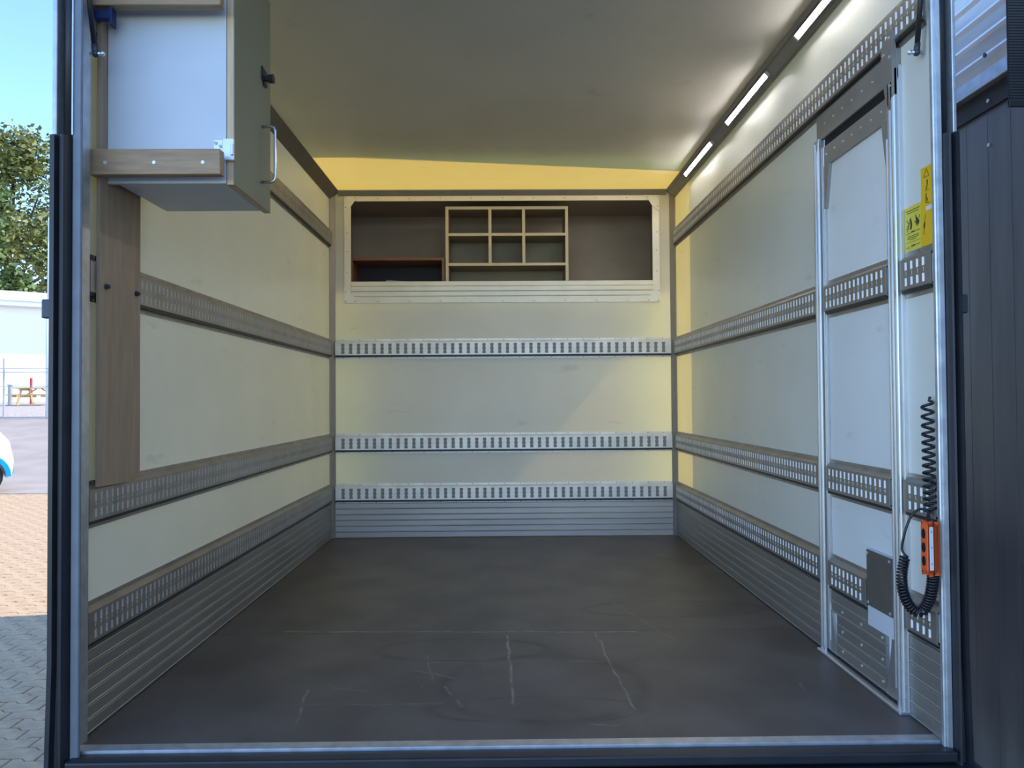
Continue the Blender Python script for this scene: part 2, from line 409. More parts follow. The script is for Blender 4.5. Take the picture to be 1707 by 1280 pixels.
# ------------------------------------------------------------------ slotted lashing rails
def rail_parts(mapf, L, pitch, slot_w, rows, material, slot_mat, parent, nm='rail', bosses=True, tabs=False, seam=(-.056, -.0465, .0185)):
    prof = [(-.07, 0), (-.07, .003), (-.057, .003), (-.045, .022), (.045, .022), (.057, .003), (.07, .003), (.07, 0)]
    mb = MB()
    q = lambda a, b, c, d: mb.quad(mapf(*a), mapf(*b), mapf(*c), mapf(*d))
    for i, ((v0, w0), (v1, w1)) in enumerate(zip(prof, prof[1:])):
        if i != 3: q((0, v0, w0), (L, v0, w0), (L, v1, w1), (0, v1, w1))
    n = int((L - .012) / pitch); m0 = (L - n * pitch) / 2
    W = .022; T = .009 if tabs else .0012
    vb = [-.045] + [x for r in rows for x in r] + [.045]
    u = 0
    for i in range(n):
        s0 = m0 + i * pitch + (pitch - slot_w) / 2; s1 = s0 + slot_w
        q((u, -.045, W), (s0, -.045, W), (s0, .045, W), (u, .045, W))
        for j in range(0, len(vb), 2): q((s0, vb[j], W), (s1, vb[j], W), (s1, vb[j + 1], W), (s0, vb[j + 1], W))
        for v0, v1 in rows:
            for a, b in (((s0, v0), (s1, v0)), ((s1, v0), (s1, v1)), ((s1, v1), (s0, v1)), ((s0, v1), (s0, v0))):
                q((*a, W), (*b, W), (*b, W - T), (*a, W - T))
        if bosses:   # small oval boss pressed between the two slots of a column
            c = (s0 + s1) / 2
            ring = [(math.cos(t * math.pi / 3), math.sin(t * math.pi / 3)) for t in range(6)]
            vs = [mapf(c + .004 * x, .009 * y, W) for x, y in ring] + [mapf(c + .0028 * x, .0075 * y, W + .0016) for x, y in ring]
            mb.add(vs, [(t, (t + 1) % 6, 6 + (t + 1) % 6, 6 + t) for t in range(6)] + [tuple(range(6, 12))])
        u = s1
    q((u, -.045, W), (L, -.045, W), (L, .045, W), (u, .045, W))
    inn = [(-.07, 0), (-.07, 0), (-.0555, 0), (-.0435, .019), (.0435, .019), (.0555, 0), (.07, 0), (.07, 0)]
    for e in (0, L):
        for (o0, o1, i0, i1) in zip(prof, prof[1:], inn, inn[1:]): q((e, *o0), (e, *o1), (e, *i1), (e, *i0))
    o = mb.build(nm, material, parent)
    b = MB(); v0, v1 = rows[0][0] - .004, rows[-1][1] + .004
    vs = [mapf(uu, vv, ww) for uu in (.004, L - .004) for vv in (v0, v1) for ww in (.008, W - T)]
    b.add(vs, [(0, 1, 3, 2), (4, 6, 7, 5), (0, 4, 5, 1), (2, 3, 7, 6), (0, 2, 6, 4), (1, 5, 7, 3)])
    if tabs:   # added slanted tabs, turned to the rear opening to catch daylight
        for i in range(n):
            s0 = m0 + i * pitch + (pitch - slot_w) / 2; s1 = s0 + slot_w
            for r0, r1 in rows:
                b.quad(mapf(s0, r0, W - T), mapf(s1, r0, W - .0001), mapf(s1, r1, W - .0001), mapf(s0, r1, W - T))
    b.build('slot_backing', slot_mat, parent if parent.type == 'EMPTY' and parent.parent is None and nm == 'rail' else o)
    g = MB()
    vs = [mapf(uu, vv, ww) for uu in (.003, L - .003) for vv in seam[:2] for ww in (.004, seam[2])]
    g.add(vs, [(0, 1, 3, 2), (4, 6, 7, 5), (0, 4, 5, 1), (2, 3, 7, 6), (0, 2, 6, 4), (1, 5, 7, 3)])
    g.build('dark_seam', M_BLACK, parent if nm == 'rail' else o)
    sc = MB(); ns = max(1, int(L / .11))
    for i in range(ns):
        for v in (-.0635, .0635):
            c = Vector(mapf(L * (i + .5) / ns, v, .003)); c2 = Vector(mapf(L * (i + .5) / ns, v, .0055))
            sc.tube([c, c2], .0042, 6)
    sc.build('screws', M_SCREW, parent if nm == 'rail' else o, kind='stuff')
    return o
RZ = [FZ + 2.115, FZ + 1.335, FZ + .665, FZ + .312]
ORD = ['top', 'second', 'third', 'lowest']
SIDE_ROWS = [(-.036, -.011), (.011, .036)]
for i, z in enumerate(RZ):
    e = thing('lashing_rail', (XL, 3.8, z - .07), '%s grey slotted lashing rail along the left wall' % ORD[i], 'lashing rail', group='lashing rails')
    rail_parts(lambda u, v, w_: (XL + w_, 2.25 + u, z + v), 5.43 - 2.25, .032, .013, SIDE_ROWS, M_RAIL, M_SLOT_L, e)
for i, z in enumerate(RZ):
    segs = [(2.195, 5.43, 'above the side door')] if i == 0 else [(2.955, 5.43, 'beyond the side door'), (2.163, 2.33, 'short end by the rear post')]
    for a, b, tx in segs:
        e = thing('lashing_rail', (XR, (a + b) / 2, z - .07), '%s grey slotted lashing rail on the right wall, %s' % (ORD[i], tx), 'lashing rail', group='lashing rails')
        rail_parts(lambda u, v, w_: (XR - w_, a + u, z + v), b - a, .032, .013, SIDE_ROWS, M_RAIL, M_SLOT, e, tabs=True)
for i, z in enumerate(RZ[1:]):
    e = thing('lashing_rail', (0, YB, z - .07), '%s slotted silver lashing rail across the front bulkhead' % ('upper', 'middle', 'lower')[i], 'lashing rail', group='lashing rails')
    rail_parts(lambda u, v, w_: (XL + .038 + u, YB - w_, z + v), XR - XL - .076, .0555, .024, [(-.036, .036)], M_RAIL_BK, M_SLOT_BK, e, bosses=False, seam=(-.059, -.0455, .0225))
    nb = MB()   # pinched lugs inside every slot
    L = XR - XL - .076; n = int((L - .012) / .0555); m0 = (L - n * .0555) / 2
    for k in range(n):
        c = XL + .038 + m0 + (k + .5) * .0555
        for sx in (-1, 1):
            for zz in (-.014, .014):
                nb.box(c + sx * .012 - .0035, c + sx * .012 + .0035, YB - .0222, YB - .0205, z + zz - .004, z + zz + .004)
    nb.build('slot_lugs', M_RAIL_BK, e, kind='stuff')

# ------------------------------------------------------------------ side door in the right wall
door = thing('door_1', (XR, 2.6298, FZ), 'narrow white side door with aluminium frame in the right wall', kind='structure')
def dbox(name, y0, y1, z0, z1, w0, w1, m_, par=None, bevel=0., label=None):
    return MB().box(XR - w1, XR - w0, y0, y1, FZ + z0, FZ + z1).build(name, m_, par or door, bevel, label=label)
leaf = dbox('door_leaf', 2.3863, 2.8928, .015, 1.915, -.002, .006, M_DOOR)
for nm, y0, y1 in (('jamb', 2.9074, 2.9434), ('jamb', 2.3395, 2.3736)):
    j = dbox(nm, y0, y1, .0, 1.985 if y0 < 2.4350 else 1.955, .0, .026, M_ALU, bevel=.003)
    dbox('jamb_lip', y0 + .004, y0 + .010, .004, 1.94, .026, .031, M_ALU_B, j)
    dbox('jamb_lip', y1 - .010, y1 - .004, .004, 1.94, .026, .031, M_ALU_B, j)
dbox('jamb_lip', 2.3347, 2.3391, .0, 1.99, .0, .012, M_ALU_B)
for y0, y1 in ((2.8782, 2.9006), (2.3795, 2.4038)):
    j = dbox('stile', y0, y1, .02, 1.915, .006, .018, M_ALU, bevel=.002)
    yy = y0 if y0 > 2.6298 else y1 - .004
    dbox('stile_edge', yy, yy + .004, .06, 1.78, .018, .021, M_ALU_B, j)
dbox('header', 2.3395, 2.9434, 1.95, 2.045, .0, .016, M_TRIM, bevel=.002)
dbox('header_gap', 2.3814, 2.8977, 1.915, 1.95, .0, .004, M_DARK)
tr_ = dbox('top_rail', 2.4038, 2.8782, 1.838, 1.913, .006, .016, M_TRIM)
for pl in ([(2.8782, 1.838), (2.8782, 1.68), (2.8684, 1.68), (2.8295, 1.838)], [(2.4038, 1.838), (2.4038, 1.70), (2.4116, 1.70), (2.4350, 1.838)],
           [(2.8782, .02), (2.8782, .20), (2.8733, .20), (2.8246, .02)], [(2.4038, .02), (2.4038, .25), (2.4106, .25), (2.4642, .02)]):
    MB().prism([(a, FZ + b) for a, b in pl], ex_x, XR - .0185, XR - .006).build('gusset', M_TRIM if pl[0][1] > 1 else M_ALU, door)
MB().prism([(2.3395, FZ + 2.10), (2.3395, FZ + 1.90), (2.3619, FZ + 1.86), (2.3814, FZ + 1.90), (2.4038, FZ + 1.98), (2.4038, FZ + 2.07)], ex_x, XR - .031, XR - .016).build('corner_plate', M_TRIM, door)
for i, z in enumerate(RZ[1:]):
    a, b = (2.4058, 2.8733) if i < 2 else (2.5762, 2.8733)
    rail_parts(lambda u, v, w_: (XR - .006 - w_, a + u, z + v), b - a, .032, .013, SIDE_ROWS, M_RAIL, M_SLOT, door, nm='lashing_rail', tabs=True)
for i in range(SK_N):
    MB().prism(plank_poly(FZ + .02 + i * .0375), lambda p, q, t: (XR - .006 - p, t, q), 2.4642 if i < 5 else 2.5762, 2.8246 if i < 4 else 2.8733).build('plank', M_PLANK, door)
dbox('patch_panel', 2.4048, 2.5743, .207, .46, .006, .021, M_WHITE, label='white panel cut into the rail')
pp = dbox('access_plate', 2.4048, 2.5684, .275, .458, .021, .026, M_PATCH, label='grey brown access plate')
sc = MB()
for y, z in ((2.4136, .448), (2.5597, .448), (2.4136, .285), (2.5597, .285)): screw(sc, (XR - .026, y, FZ + z), (-1, 0, 0), .005)
for z in (.03, .10, .17): 
    for y in (2.4837, 2.6298, 2.7759): screw(sc, (XR - .018, y, FZ + z + .02), (-1, 0, 0), .005)
for k in range(7): screw(sc, (XR - .016, 2.4155 + k * .075, FZ + 2.0), (-1, 0, 0), .004); screw(sc, (XR - .016, 2.4350 + k * .07, FZ + 1.88), (-1, 0, 0), .004)
for y, z in ((2.3503, 2.08), (2.3503, 2.02), (2.3503, 1.93), (2.3863, 2.04)): screw(sc, (XR - .031, y, FZ + z), (-1, 0, 0), .0055)
sc.build('screws', M_SCREW_B, door, kind='stuff')
dbox('door_sill', 2.3357, 2.9512, .0, .012, .0, .042, M_ALU_B, bevel=.003)
dbox('sill_gap', 2.3766, 2.9074, .0125, .02, .0, .02, M_DARK)

# ------------------------------------------------------------------ hatch in the bulkhead and the space over the cab
hf = thing('hatch_frame', (0, YB, HZ0 - .16), 'cream aluminium frame with corner plates around the wide bulkhead hatch', 'hatch frame')
OX0, OX1, OZ0, OZ1 = -1.121, 1.127, FZ + 1.66, FZ + 2.423
M_HF = mat('hatch_aluminium', (.95, .90, .77), .4, .1, .06)
M_HFG = mat('hatch_gusset', (.98, .95, .86), .4, .05)
y0, y1 = YB - .008, YB + .002
for nm, a in (('frame_top', (OX0, OX1, HZ1, OZ1)), ('frame_bottom', (OX0, OX1, OZ0, OZ0 + .045)), ('frame_side', (OX0, HX0, OZ0 + .045, HZ1)), ('frame_side', (HX1, OX1, OZ0 + .045, HZ1))):
    MB().box(a[0], a[1], y0, y1, a[2], a[3]).build(nm, M_HF, hf, .0015)
for k in range(3):
    z = OZ0 + .047 + k * .036
    MB().box(HX0, HX1, y0 - .004 - .003 * (k % 2), y1, z, z + .0345).build('slat', M_HF, hf, .004)
for sx, xe, xi in ((1, OX0, HX0), (-1, OX1, HX1)):
    for sz, ze, zi in ((1, OZ0, HZ0 - .06), (-1, OZ1, HZ1)):
        a = .115
        p = [(xe, ze), (xe + sx * a, ze), (xe, ze + sz * a)] if sz > 0 else [(xe, ze), (xe + sx * .115, ze), (xe + sx * .075, HZ1), (xi, ze - .077), (xe, ze - .115)]
        MB().prism(p, ex_y, y0 - .006, y0 - .0005).build('gusset', M_HFG, hf, .0008)
sc = MB()
for k in range(9):
    for z in (OZ1 - .016, OZ0 + .012): screw(sc, (OX0 + .24 + k * .222, y0, z), (0, -1, 0), .004)
for z in (.22, .37, .5):
    for x in (OX0 + .02, OX1 - .02): screw(sc, (x, y0, OZ0 + z), (0, -1, 0), .004)
for sx, xe in ((1, OX0), (-1, OX1)):
    for sz, ze in ((1, OZ0), (-1, OZ1)):
        for a, b in ((.012, .012), (.08, .012), (.012, .08)): screw(sc, (xe + sx * a, y0 - .006, ze + sz * b), (0, -1, 0), .0042)
sc.build('screws', M_SCREW, hf, kind='stuff')

KY = 6.16
comp = MB()
kx0, kx1, kz0, kz1 = -1.2, 1.2, FZ + 1.785, CZ - .02
comp.box(kx0, kx1, KY, KY + .02, kz0, kz1).box(kx0, kx1, YB + .01, KY, kz0 - .02, kz0).box(kx0, kx1, YB + .01, KY, kz1, kz1 + .02)
comp.box(kx0 - .02, kx0, YB + .01, KY, kz0, kz1).box(kx1, kx1 + .02, YB + .01, KY, kz0, kz1)
tag(comp.build('wall_overcab', M_COMP), 'dim brown plywood lining of the storage space behind the hatch', kind='structure')

SY = YB + .05
us = thing('pigeonhole_shelf', (.04, SY + .12, kz0), 'cream pigeonhole shelf unit with six small bays standing in the hatch', 'shelf unit')
ux = [-.405, -.095, .148, .459]; t_ = .021; UT = FZ + 2.362
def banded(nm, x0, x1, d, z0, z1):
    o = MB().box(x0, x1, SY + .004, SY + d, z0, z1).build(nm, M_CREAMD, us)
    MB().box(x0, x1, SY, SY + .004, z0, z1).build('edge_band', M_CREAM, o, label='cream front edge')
for x in (ux[0], ux[3]): banded('side_panel', x, x + t_, .26, kz0, UT)
for x in ux[1:3]:
    for z0, z1 in ((FZ + 1.953, FZ + 2.150), (FZ + 2.169, UT - t_)): banded('divider', x, x + t_, .258, z0, z1)
banded('top_panel', ux[0] + t_, ux[3], .26, UT - t_, UT)
for z in (1.934, 2.150): banded('shelf', ux[0] + t_, ux[3], .259, FZ + z, FZ + z + .019)
MB().box(ux[0] + .004, ux[3] + t_ - .004, SY + .26, SY + .268, kz0, FZ + 2.155).build('back_panel', M_CREAMD, us)

bs = thing('brown_shelf', (-.75, SY + .15, kz0), 'low brown veneered shelf box left of the pigeonholes in the hatch', 'shelf')
MB().box(-1.09, -.412, SY, SY + .3, FZ + 1.975, FZ + 1.995).build('top_panel', M_BROWN, bs, .001)
MB().box(-1.09, -1.072, SY, SY + .3, kz0, FZ + 1.975).build('side_panel', M_BROWN, bs, .001)
MB().box(-.432, -.412, SY, SY + .3, kz0, FZ + 1.975).build('side_panel', M_BROWN, bs, .001)
MB().box(-1.072, -.432, SY + .30, SY + .31, kz0, FZ + 1.975).build('back_panel', mat('dark_board', (.035, .033, .045), .6), bs)
p = MB().prism([(-.86, FZ + 1.80), (-.50, FZ + 1.80), (-.50, FZ + 1.85), (-.68, FZ + 1.85), (-.86, FZ + 1.862)], ex_y, SY + .18, SY + .184).build('paper_sheet', M_PAPER)
tag(p, 'grey paper sheet lying inside the low brown shelf', 'paper')

# ------------------------------------------------------------------ cabinet on the left wall
cab = thing('wall_cabinet', (-1.0, 2.5, FZ + 1.625), 'white wall cabinet with olive green door hung in the left rear corner', 'cabinet')
cx0, cx1, cy0, cy1, cz0, cz1 = -1.158, -.831, 2.32, 2.66, FZ + 1.625, FZ + 2.36
MB().box(cx0 - .03, cx1, cy0, cy0 + .016, cz0, cz1).build('side_panel', M_WHITE, cab, .001)
MB().box(cx0, cx1, cy1 - .016, cy1, cz0, cz1).build('side_panel', M_WHITE, cab, .001)
MB().box(cx0, cx1 - .004, cy0 + .016, cy1 - .016, cz0, cz0 + .016).build('bottom_panel', M_WHITE, cab)
MB().box(cx0, cx1 - .004, cy0 + .016, cy1 - .016, cz1 - .016, cz1).build('top_panel', M_WHITE, cab)
MB().box(cx0, cx0 + .006, cy0 + .016, cy1 - .016, cz0 + .016, cz1 - .016).build('back_panel', M_WHITE, cab)
dr = MB().box(-.828, -.809, cy0 - .001, 2.678, cz0 - .004, cz1).build('door', M_BIRCH, cab, label='door board with bare birch edges')
MB().box(-.809, -.806, cy0 - .001, 2.678, cz0 - .004, cz1).build('door_face', M_OLIVE, dr, label='olive green painted face')
MB().tube([(-.806, 2.587, FZ + 1.893), (-.775, 2.587, FZ + 1.893), (-.765, 2.587, FZ + 1.888), (-.762, 2.587, FZ + 1.878), (-.762, 2.587, FZ + 1.720), (-.765, 2.587, FZ + 1.710), (-.775, 2.587, FZ + 1.705), (-.806, 2.587, FZ + 1.705)], .0052, 8).build('handle', M_STEELROD, dr, smooth=True, label='brushed steel bow handle')
kn = MB().prism([(2.575, FZ + 2.095), (2.628, FZ + 2.09), (2.628, FZ + 2.04), (2.60, FZ + 2.035), (2.575, FZ + 2.06)], ex_x, -.806, -.801)
kn.tube([(-.801, 2.603, FZ + 2.062), (-.790, 2.603, FZ + 2.062)], .009, 12); kn.tube([(-.790, 2.603, FZ + 2.062), (-.772, 2.603, FZ + 2.062)], [.0135, .0155], 14)
kn.build('latch_knob', M_BLACK, dr, label='black turn knob')
for z0, z1, nm in ((1.631, 1.706, 'batten'), (2.131, 2.20, 'batten')):
    bt = MB().box(-1.203, -.822, 2.245, 2.2795, FZ + z0, FZ + z1).build(nm, M_OAK, cab, .002, label='wooden batten with three screws')
    sc = MB()
    for x in (178, 259, 340): screw(sc, ((x - 838) / 1282 * 2.245, 2.245, FZ + (z0 + z1) / 2 - .003), (0, -1, 0), .0055, .002)
    sc.build('screws', M_SCREW_B, bt, kind='stuff')
hg = MB().box(-.868, -.806, 2.3135, 2.3195, FZ + 1.715, FZ + 1.757).box(-.838, -.803, 2.304, 2.3135, FZ + 1.69, FZ + 1.757)
hg.box(-.812, -.803, 2.298, 2.306, FZ + 1.704, FZ + 1.738)
h = hg.build('hinge', M_SCREW_B, cab, .002, label='white metal corner hinge')
sc = MB(); screw(sc, (-.860, 2.3135, FZ + 1.745), (0, -1, 0), .005); screw(sc, (-.846, 2.3135, FZ + 1.735), (0, -1, 0), .005); sc.build('screws', M_SCREW, h, kind='stuff')
sc = MB(); 
for z in (2.160, 2.168): screw(sc, (-1.0, 2.32, FZ + z), (0, -1, 0), .003)
sc.build('peg_holes', M_DARK, cab, kind='stuff')

pk = thing('plywood_board', (XL + .04, 2.46, FZ + .71), 'long upright brown plywood board bolted to the left wall below the cabinet', 'board')
PX0, PX1 = XL + .0225, XL + .033
b_ = MB().prism([(2.281, FZ + .718), (2.475, FZ + .714), (2.478, FZ + .724), (2.535, FZ + .724), (2.535, FZ + 2.40), (2.281, FZ + 2.40)], ex_x, PX0, PX1).build('panel', M_PLY, pk)
for y, z in ((2.315, 1.313), (2.505, 1.318)):
    MB().tube([(PX1, y, FZ + z), (PX1 + .004, y, FZ + z)], .009, 12).tube([(PX1 + .004, y, FZ + z), (PX1 + .013, y, FZ + z)], .006, 6).build('bolt', M_STEEL, pk)

bk = thing('rail_bracket', (-1.17, 2.26, FZ + 2.075), 'dark blue steel T bracket hooked into the rail beside the white cabinet', 'bracket')
MB().box(-1.196, -1.148, 2.252, 2.274, FZ + 2.094, FZ + 2.121).build('arm', M_BLUE, bk, .002)
MB().box(-1.148, -1.141, 2.248, 2.278, FZ + 2.075, FZ + 2.129).build('cross_plate', M_BLUE, bk, .001)
sc = MB(); screw(sc, (-1.165, 2.319, FZ + 2.096), (0, -1, 0), .005); sc.build('bolt', M_SCREW_B, bk)

# ------------------------------------------------------------------ rear frame: posts, sill, header
def post(nm, s, xi, depth, k, m_in):
    """s = +1 right, -1 left; xi = inner edge"""
    e = thing('trim_%d' % (n_trim + nm), (xi, 2.16, FZ - .3), '%s rear door post of galvanised steel with black rubber seal' % ('right' if s > 0 else 'left'), kind='structure')
    X = lambda o: xi + s * o * k
    def bx(name, o0, o1, ya, yb, za, zb, m_, bevel=0.): 
        return MB().box(min(X(o0), X(o1)), max(X(o0), X(o1)), ya, yb, za, zb).build(name, m_, e, bevel)
    z0, z1 = FZ - .3, CZ + .07
    bx('inner_angle', 0, .0285, 2.14, depth, FZ - .02, z1, m_in, .003)
    bx('edge_strip', .012 if s > 0 else .024, .0285, 2.136, 2.14, FZ - .02 if s > 0 else FZ + 1.71, z1, M_GALV)
    bx('back_channel', .029, .088, 2.185, 2.235, z0, z1, M_GALV)
    bx('outer_lip', .074, .088, 2.135, 2.185, FZ + 1.71, z1, M_GALV, .002)
    MB().tube([(X(.050), 2.165, FZ + 1.60), (X(.052), 2.165, z1)], .0175 * k, 12).build('rubber_seal', M_BLACK, e, smooth=True)
    poly = [(X(a), b) for a, b in ((.089, 2.184), (.089, 2.130), (.083, 2.118), (.068, 2.116), (.062, 2.132), (.056, 2.133), (.053, 2.120), (.047, 2.114), (.040, 2.116), (.034, 2.126), (.030, 2.141), (.030, 2.184))]
    mb = MB(); n = len(poly)
    for zz, fl_ in ((z0, .012), (FZ - .02, .007), (FZ + .25, 0), (FZ + 1.705, 0)):
        mb.v += [(x + s * fl_ * (abs(x - xi) > .06 * k), y, zz) for x, y in poly]
    for q in range(3): mb.f += [(q * n + i, q * n + (i + 1) % n, (q + 1) * n + (i + 1) % n, (q + 1) * n + i) for i in range(n)]
    mb.f += [tuple(range(n))[::-1], tuple(range(3 * n, 4 * n))]
    mb.build('seal_cover', M_BLACK, e)
    bl = MB().box(min(X(.089), X(.118)), max(X(.089), X(.118)), 2.135, 2.165, FZ + 1.20, FZ + 1.252).build('hinge_block', M_STEEL, e, .003)
    return e
M_POSTL = mat('galvanised_post_shaded', (.20, .22, .25), .5, .3, .1, 20)  # left post's galvanised steel, its shade put into the colour
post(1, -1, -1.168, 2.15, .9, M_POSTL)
post(2, 1, 1.2195, 2.157, .74, M_GALV)
n_trim += 2
n_trim += 1
si = thing('trim_%d' % n_trim, (0, 2.14, FZ - .3), 'aluminium edge and black bumper bar across the rear sill', kind='structure')
MB().box(XL + .02, XR + .01, 2.162, 2.2045, FZ - .03, FZ + .002).build('edge_strip', M_GALV, si, .002)
MB().box(-1.19, 1.24, 2.108, 2.1615, FZ - .036, FZ - .006).build('rubber_bumper', M_BLACK, si, .006, 2)
MB().box(-1.262, 1.305, 2.09, 2.185, FZ - .3, FZ - .046).build('rear_beam', M_STEEL, si, .004)
sc = MB()
for x in (-1.05, -.62, .35, .82): screw(sc, (x, 2.09, FZ - .06), (0, -1, 0), .005)
sc.build('screws', M_SCREW, si, kind='stuff')
n_trim += 1
hd = MB().box(-1.262, 1.305, 2.13, 2.2, CZ + .005, CZ + .075).build('trim_%d' % n_trim, M_GALV)
tag(hd, 'galvanised header beam over the rear opening', kind='structure')
# outer skins of the body and the driver's cab in front
cabin = MB().prism([(5.60, .5), (7.5, .5), (7.55, 1.2), (7.0, 2.05), (6.75, 2.28), (5.60, 2.28)], ex_x, -1.02, 1.0).build('truck_cab', mat('cab_paint', (.75, .75, .74), .35), bevel=.04, seg=2)
tag(cabin, 'white driver cab of the truck in front of the box', kind='structure')
fair = MB().box(XL - .03, XR + .03, 5.5, 6.3, 3.14, 3.16).box(XL - .03, XL - .012, 5.5, 6.3, 2.40, 3.14).box(XR + .012, XR + .03, 5.5, 6.3, 2.40, 3.14).box(XL - .03, XR + .03, 6.3, 6.32, 2.40, 3.16).box(XL - .03, XR + .03, 5.5, 6.3, 2.385, 2.40)
tag(fair.build('overcab_shell', MATS['cab_paint']), 'white outer shell of the space above the driver cab', kind='structure')

# tailgate flap folded right back over the roof, gas struts and pull strap
fp = thing('tailgate_flap', (0, 2.16, CZ + .075), 'white tailgate flap folded back over the roof', kind='structure')
MB().box(-1.25, 1.29, 2.16, 4.70, CZ + .085, CZ + .115).build('panel', M_WHITE, fp, .003)
for a, b in ((-1.266, -1.25), (1.29, 1.306)): MB().box(a, b, 2.14, 4.72, CZ + .078, CZ + .122).build('edge_profile', M_ALU, fp)
MB().box(-1.25, 1.29, 4.70, 4.72, CZ + .078, CZ + .122).build('edge_profile', M_ALU, fp)
for x in (-.9, 0., .9): MB().tube([(x - .06, 2.135, CZ + .085), (x + .06, 2.135, CZ + .085)], .014, 10).build('hinge_barrel', M_STEEL, fp)
for s, x0, x1, nm in ((-1, -1.164, -1.19, 'left'), (1, 1.212, 1.219, 'right')):
    yb, zb = 2.205, FZ + 1.968
    g = thing('gas_strut', (x0, yb, zb), 'black gas strut with ball joint on the %s rear post' % nm, 'gas strut', group='gas struts')
    top = Vector((x1 - s * .004, 2.118, CZ + .03))
    p0 = Vector((x0, yb, zb)); d = (top - p0).normalized()
    MB().tube([p0 + d * .022, p0 + d * .30], .0075, 10).tube([p0 + d * .30, top], .011, 10).build('cylinder', M_BLACK, g, smooth=True)
    MB().tube([p0 - d * .004, p0 + d * .026], .009, 10).sphere(p0, .0105).build('ball_socket', M_STEEL, g, smooth=True)
    MB().tube([p0 + Vector((-s * .022, 0, 0)), p0 + Vector((s * .016, 0, 0))], .0055, 10).sphere(p0 + Vector((-s * .02, 0, 0)), .0075).build('ball_stud', M_ALU_B, g, smooth=True)
st_x0, st_x1 = 1.3415, 1.397
SYD = 2.0; szb = EYE + (667 - 175 + 6) / 1282 * SYD * .985
sp = thing('webbing_strap', (1.37, SYD, szb), 'black ribbed webbing strap hanging at the top right', 'strap')
MB().box(st_x0, st_x1, SYD - .0015, SYD + .0025, szb + .007, CZ + .05).build('webbing', M_CABLE, sp)
rb = MB()
for k in range(100): rb.box(st_x0 + .001, st_x1 - .001, SYD - .0032, SYD - .0015, szb + .015 + k * .0075, szb + .0195 + k * .0075)
rb.build('weave_ribs', M_BLACK, sp, kind='stuff')
MB().box(st_x0, st_x1, SYD - .0045, SYD + .0045, szb, szb + .015).build('folded_hem', M_CABLE, sp, .001)
MB().box(1.29, 1.41, SYD - .01, SYD + .012, CZ + .03, CZ + .055).box(1.29, 1.312, SYD, 2.14, CZ + .03, CZ + .055).build('mounting_arm', M_STEEL, sp)

# ------------------------------------------------------------------ yellow stickers on the right wall
def sticker(name, label, y0, y1, z0, z1, m_, notch=None):
    t = thing(name, (XR, (y0 + y1) / 2, FZ + z0), label, 'sticker')
    poly = notch or [(y0, z0), (y1, z0), (y1, z1), (y0, z1)]
    MB().prism([(a, FZ + b) for a, b in poly], ex_x, XR - .0018, XR - .0004).build('sheet', m_, t)
    return t
IK = XR - .0018
def ink(par, polys, m_=None, nm='print'):
    mb = MB()
    for pl in polys: mb.prism([(a, FZ + b) for a, b in pl], ex_x, IK - .0006, IK)
    return mb.build(nm, m_ or M_INK, par)
def rect(y0, y1, z0, z1): return [(y0, z0), (y1, z0), (y1, z1), (y0, z1)]
def line(a, b, w_):
    d = Vector((b[0] - a[0], b[1] - a[1])).normalized(); q = Vector((-d.y, d.x)) * w_ / 2
    return [(a[0] + q.x, a[1] + q.y), (b[0] + q.x, b[1] + q.y), (b[0] - q.x, b[1] - q.y), (a[0] - q.x, a[1] - q.y)]
s1 = sticker('instruction_sticker', 'pale yellow instruction sticker with two drawings beside the side door', 2.241, 2.332, 1.408, 1.541, M_YEL)
Y = lambda f: 2.332 - f * .091
ink(s1, [rect(Y(.93), Y(.08), 1.527, 1.530), rect(Y(.85), Y(.15), 1.5205, 1.523)], M_INKT, 'heading_print')
ink(s1, [[(Y(.38), 1.507), (Y(.30), 1.500), (Y(.36), 1.486), (Y(.30), 1.472), (Y(.40), 1.470), (Y(.46), 1.484)], line((Y(.12), 1.503), (Y(.24), 1.490), .002), line((Y(.10), 1.474), (Y(.22), 1.486), .002), line((Y(.14), 1.466), (Y(.30), 1.494), .0025),
         [(Y(.66), 1.513), (Y(.74), 1.502), (Y(.90), 1.488), (Y(.84), 1.476), (Y(.72), 1.484), (Y(.68), 1.498)], line((Y(.62), 1.492), (Y(.78), 1.474), .003), line((Y(.93), 1.505), (Y(.86), 1.495), .002)], M_INK, 'drawings')
ink(s1, [rect(Y(.62), Y(.38), 1.4605, 1.4645), rect(Y(.92), Y(.66), 1.4615, 1.463), rect(Y(.34), Y(.06), 1.4595, 1.461), rect(Y(.62), Y(.38), 1.4185, 1.4225), rect(Y(.92), Y(.66), 1.420, 1.4215), rect(Y(.30), Y(.10), 1.417, 1.4185)], M_INK, 'caption_print')['kind'] = 'stuff'
ink(s1, [rect(Y(.85), Y(.18), 1.449, 1.4515), rect(Y(.85), Y(.14), 1.4435, 1.446), rect(Y(.70), Y(.30), 1.439, 1.441), rect(Y(.96), Y(.06), 1.4325, 1.4335)], M_INKT, 'text_lines')
s2 = sticker('warning_sticker', 'tall amber warning sticker with a triangle beside the rear post', 2.150, 2.2395, 1.406, 1.636, M_AMB,
             [(2.15, 1.406), (2.2395, 1.406), (2.2395, 1.636), (2.15, 1.636)])
Y2 = lambda f: 2.2395 - f * .0615
tri = [(Y2(.25), 1.606), (Y2(.72), 1.606), (Y2(.5), 1.629)]
ink(s2, [line(tri[i], tri[(i + 1) % 3], .0016) for i in range(3)], M_INK, 'warning_triangle')
ink(s2, [[(Y2(.52), 1.598), (Y2(.62), 1.594), (Y2(.60), 1.582), (Y2(.50), 1.570), (Y2(.40), 1.568), (Y2(.52), 1.580)], rect(Y2(.7), Y2(.35), 1.565, 1.5662)], M_INK, 'falling_figure')
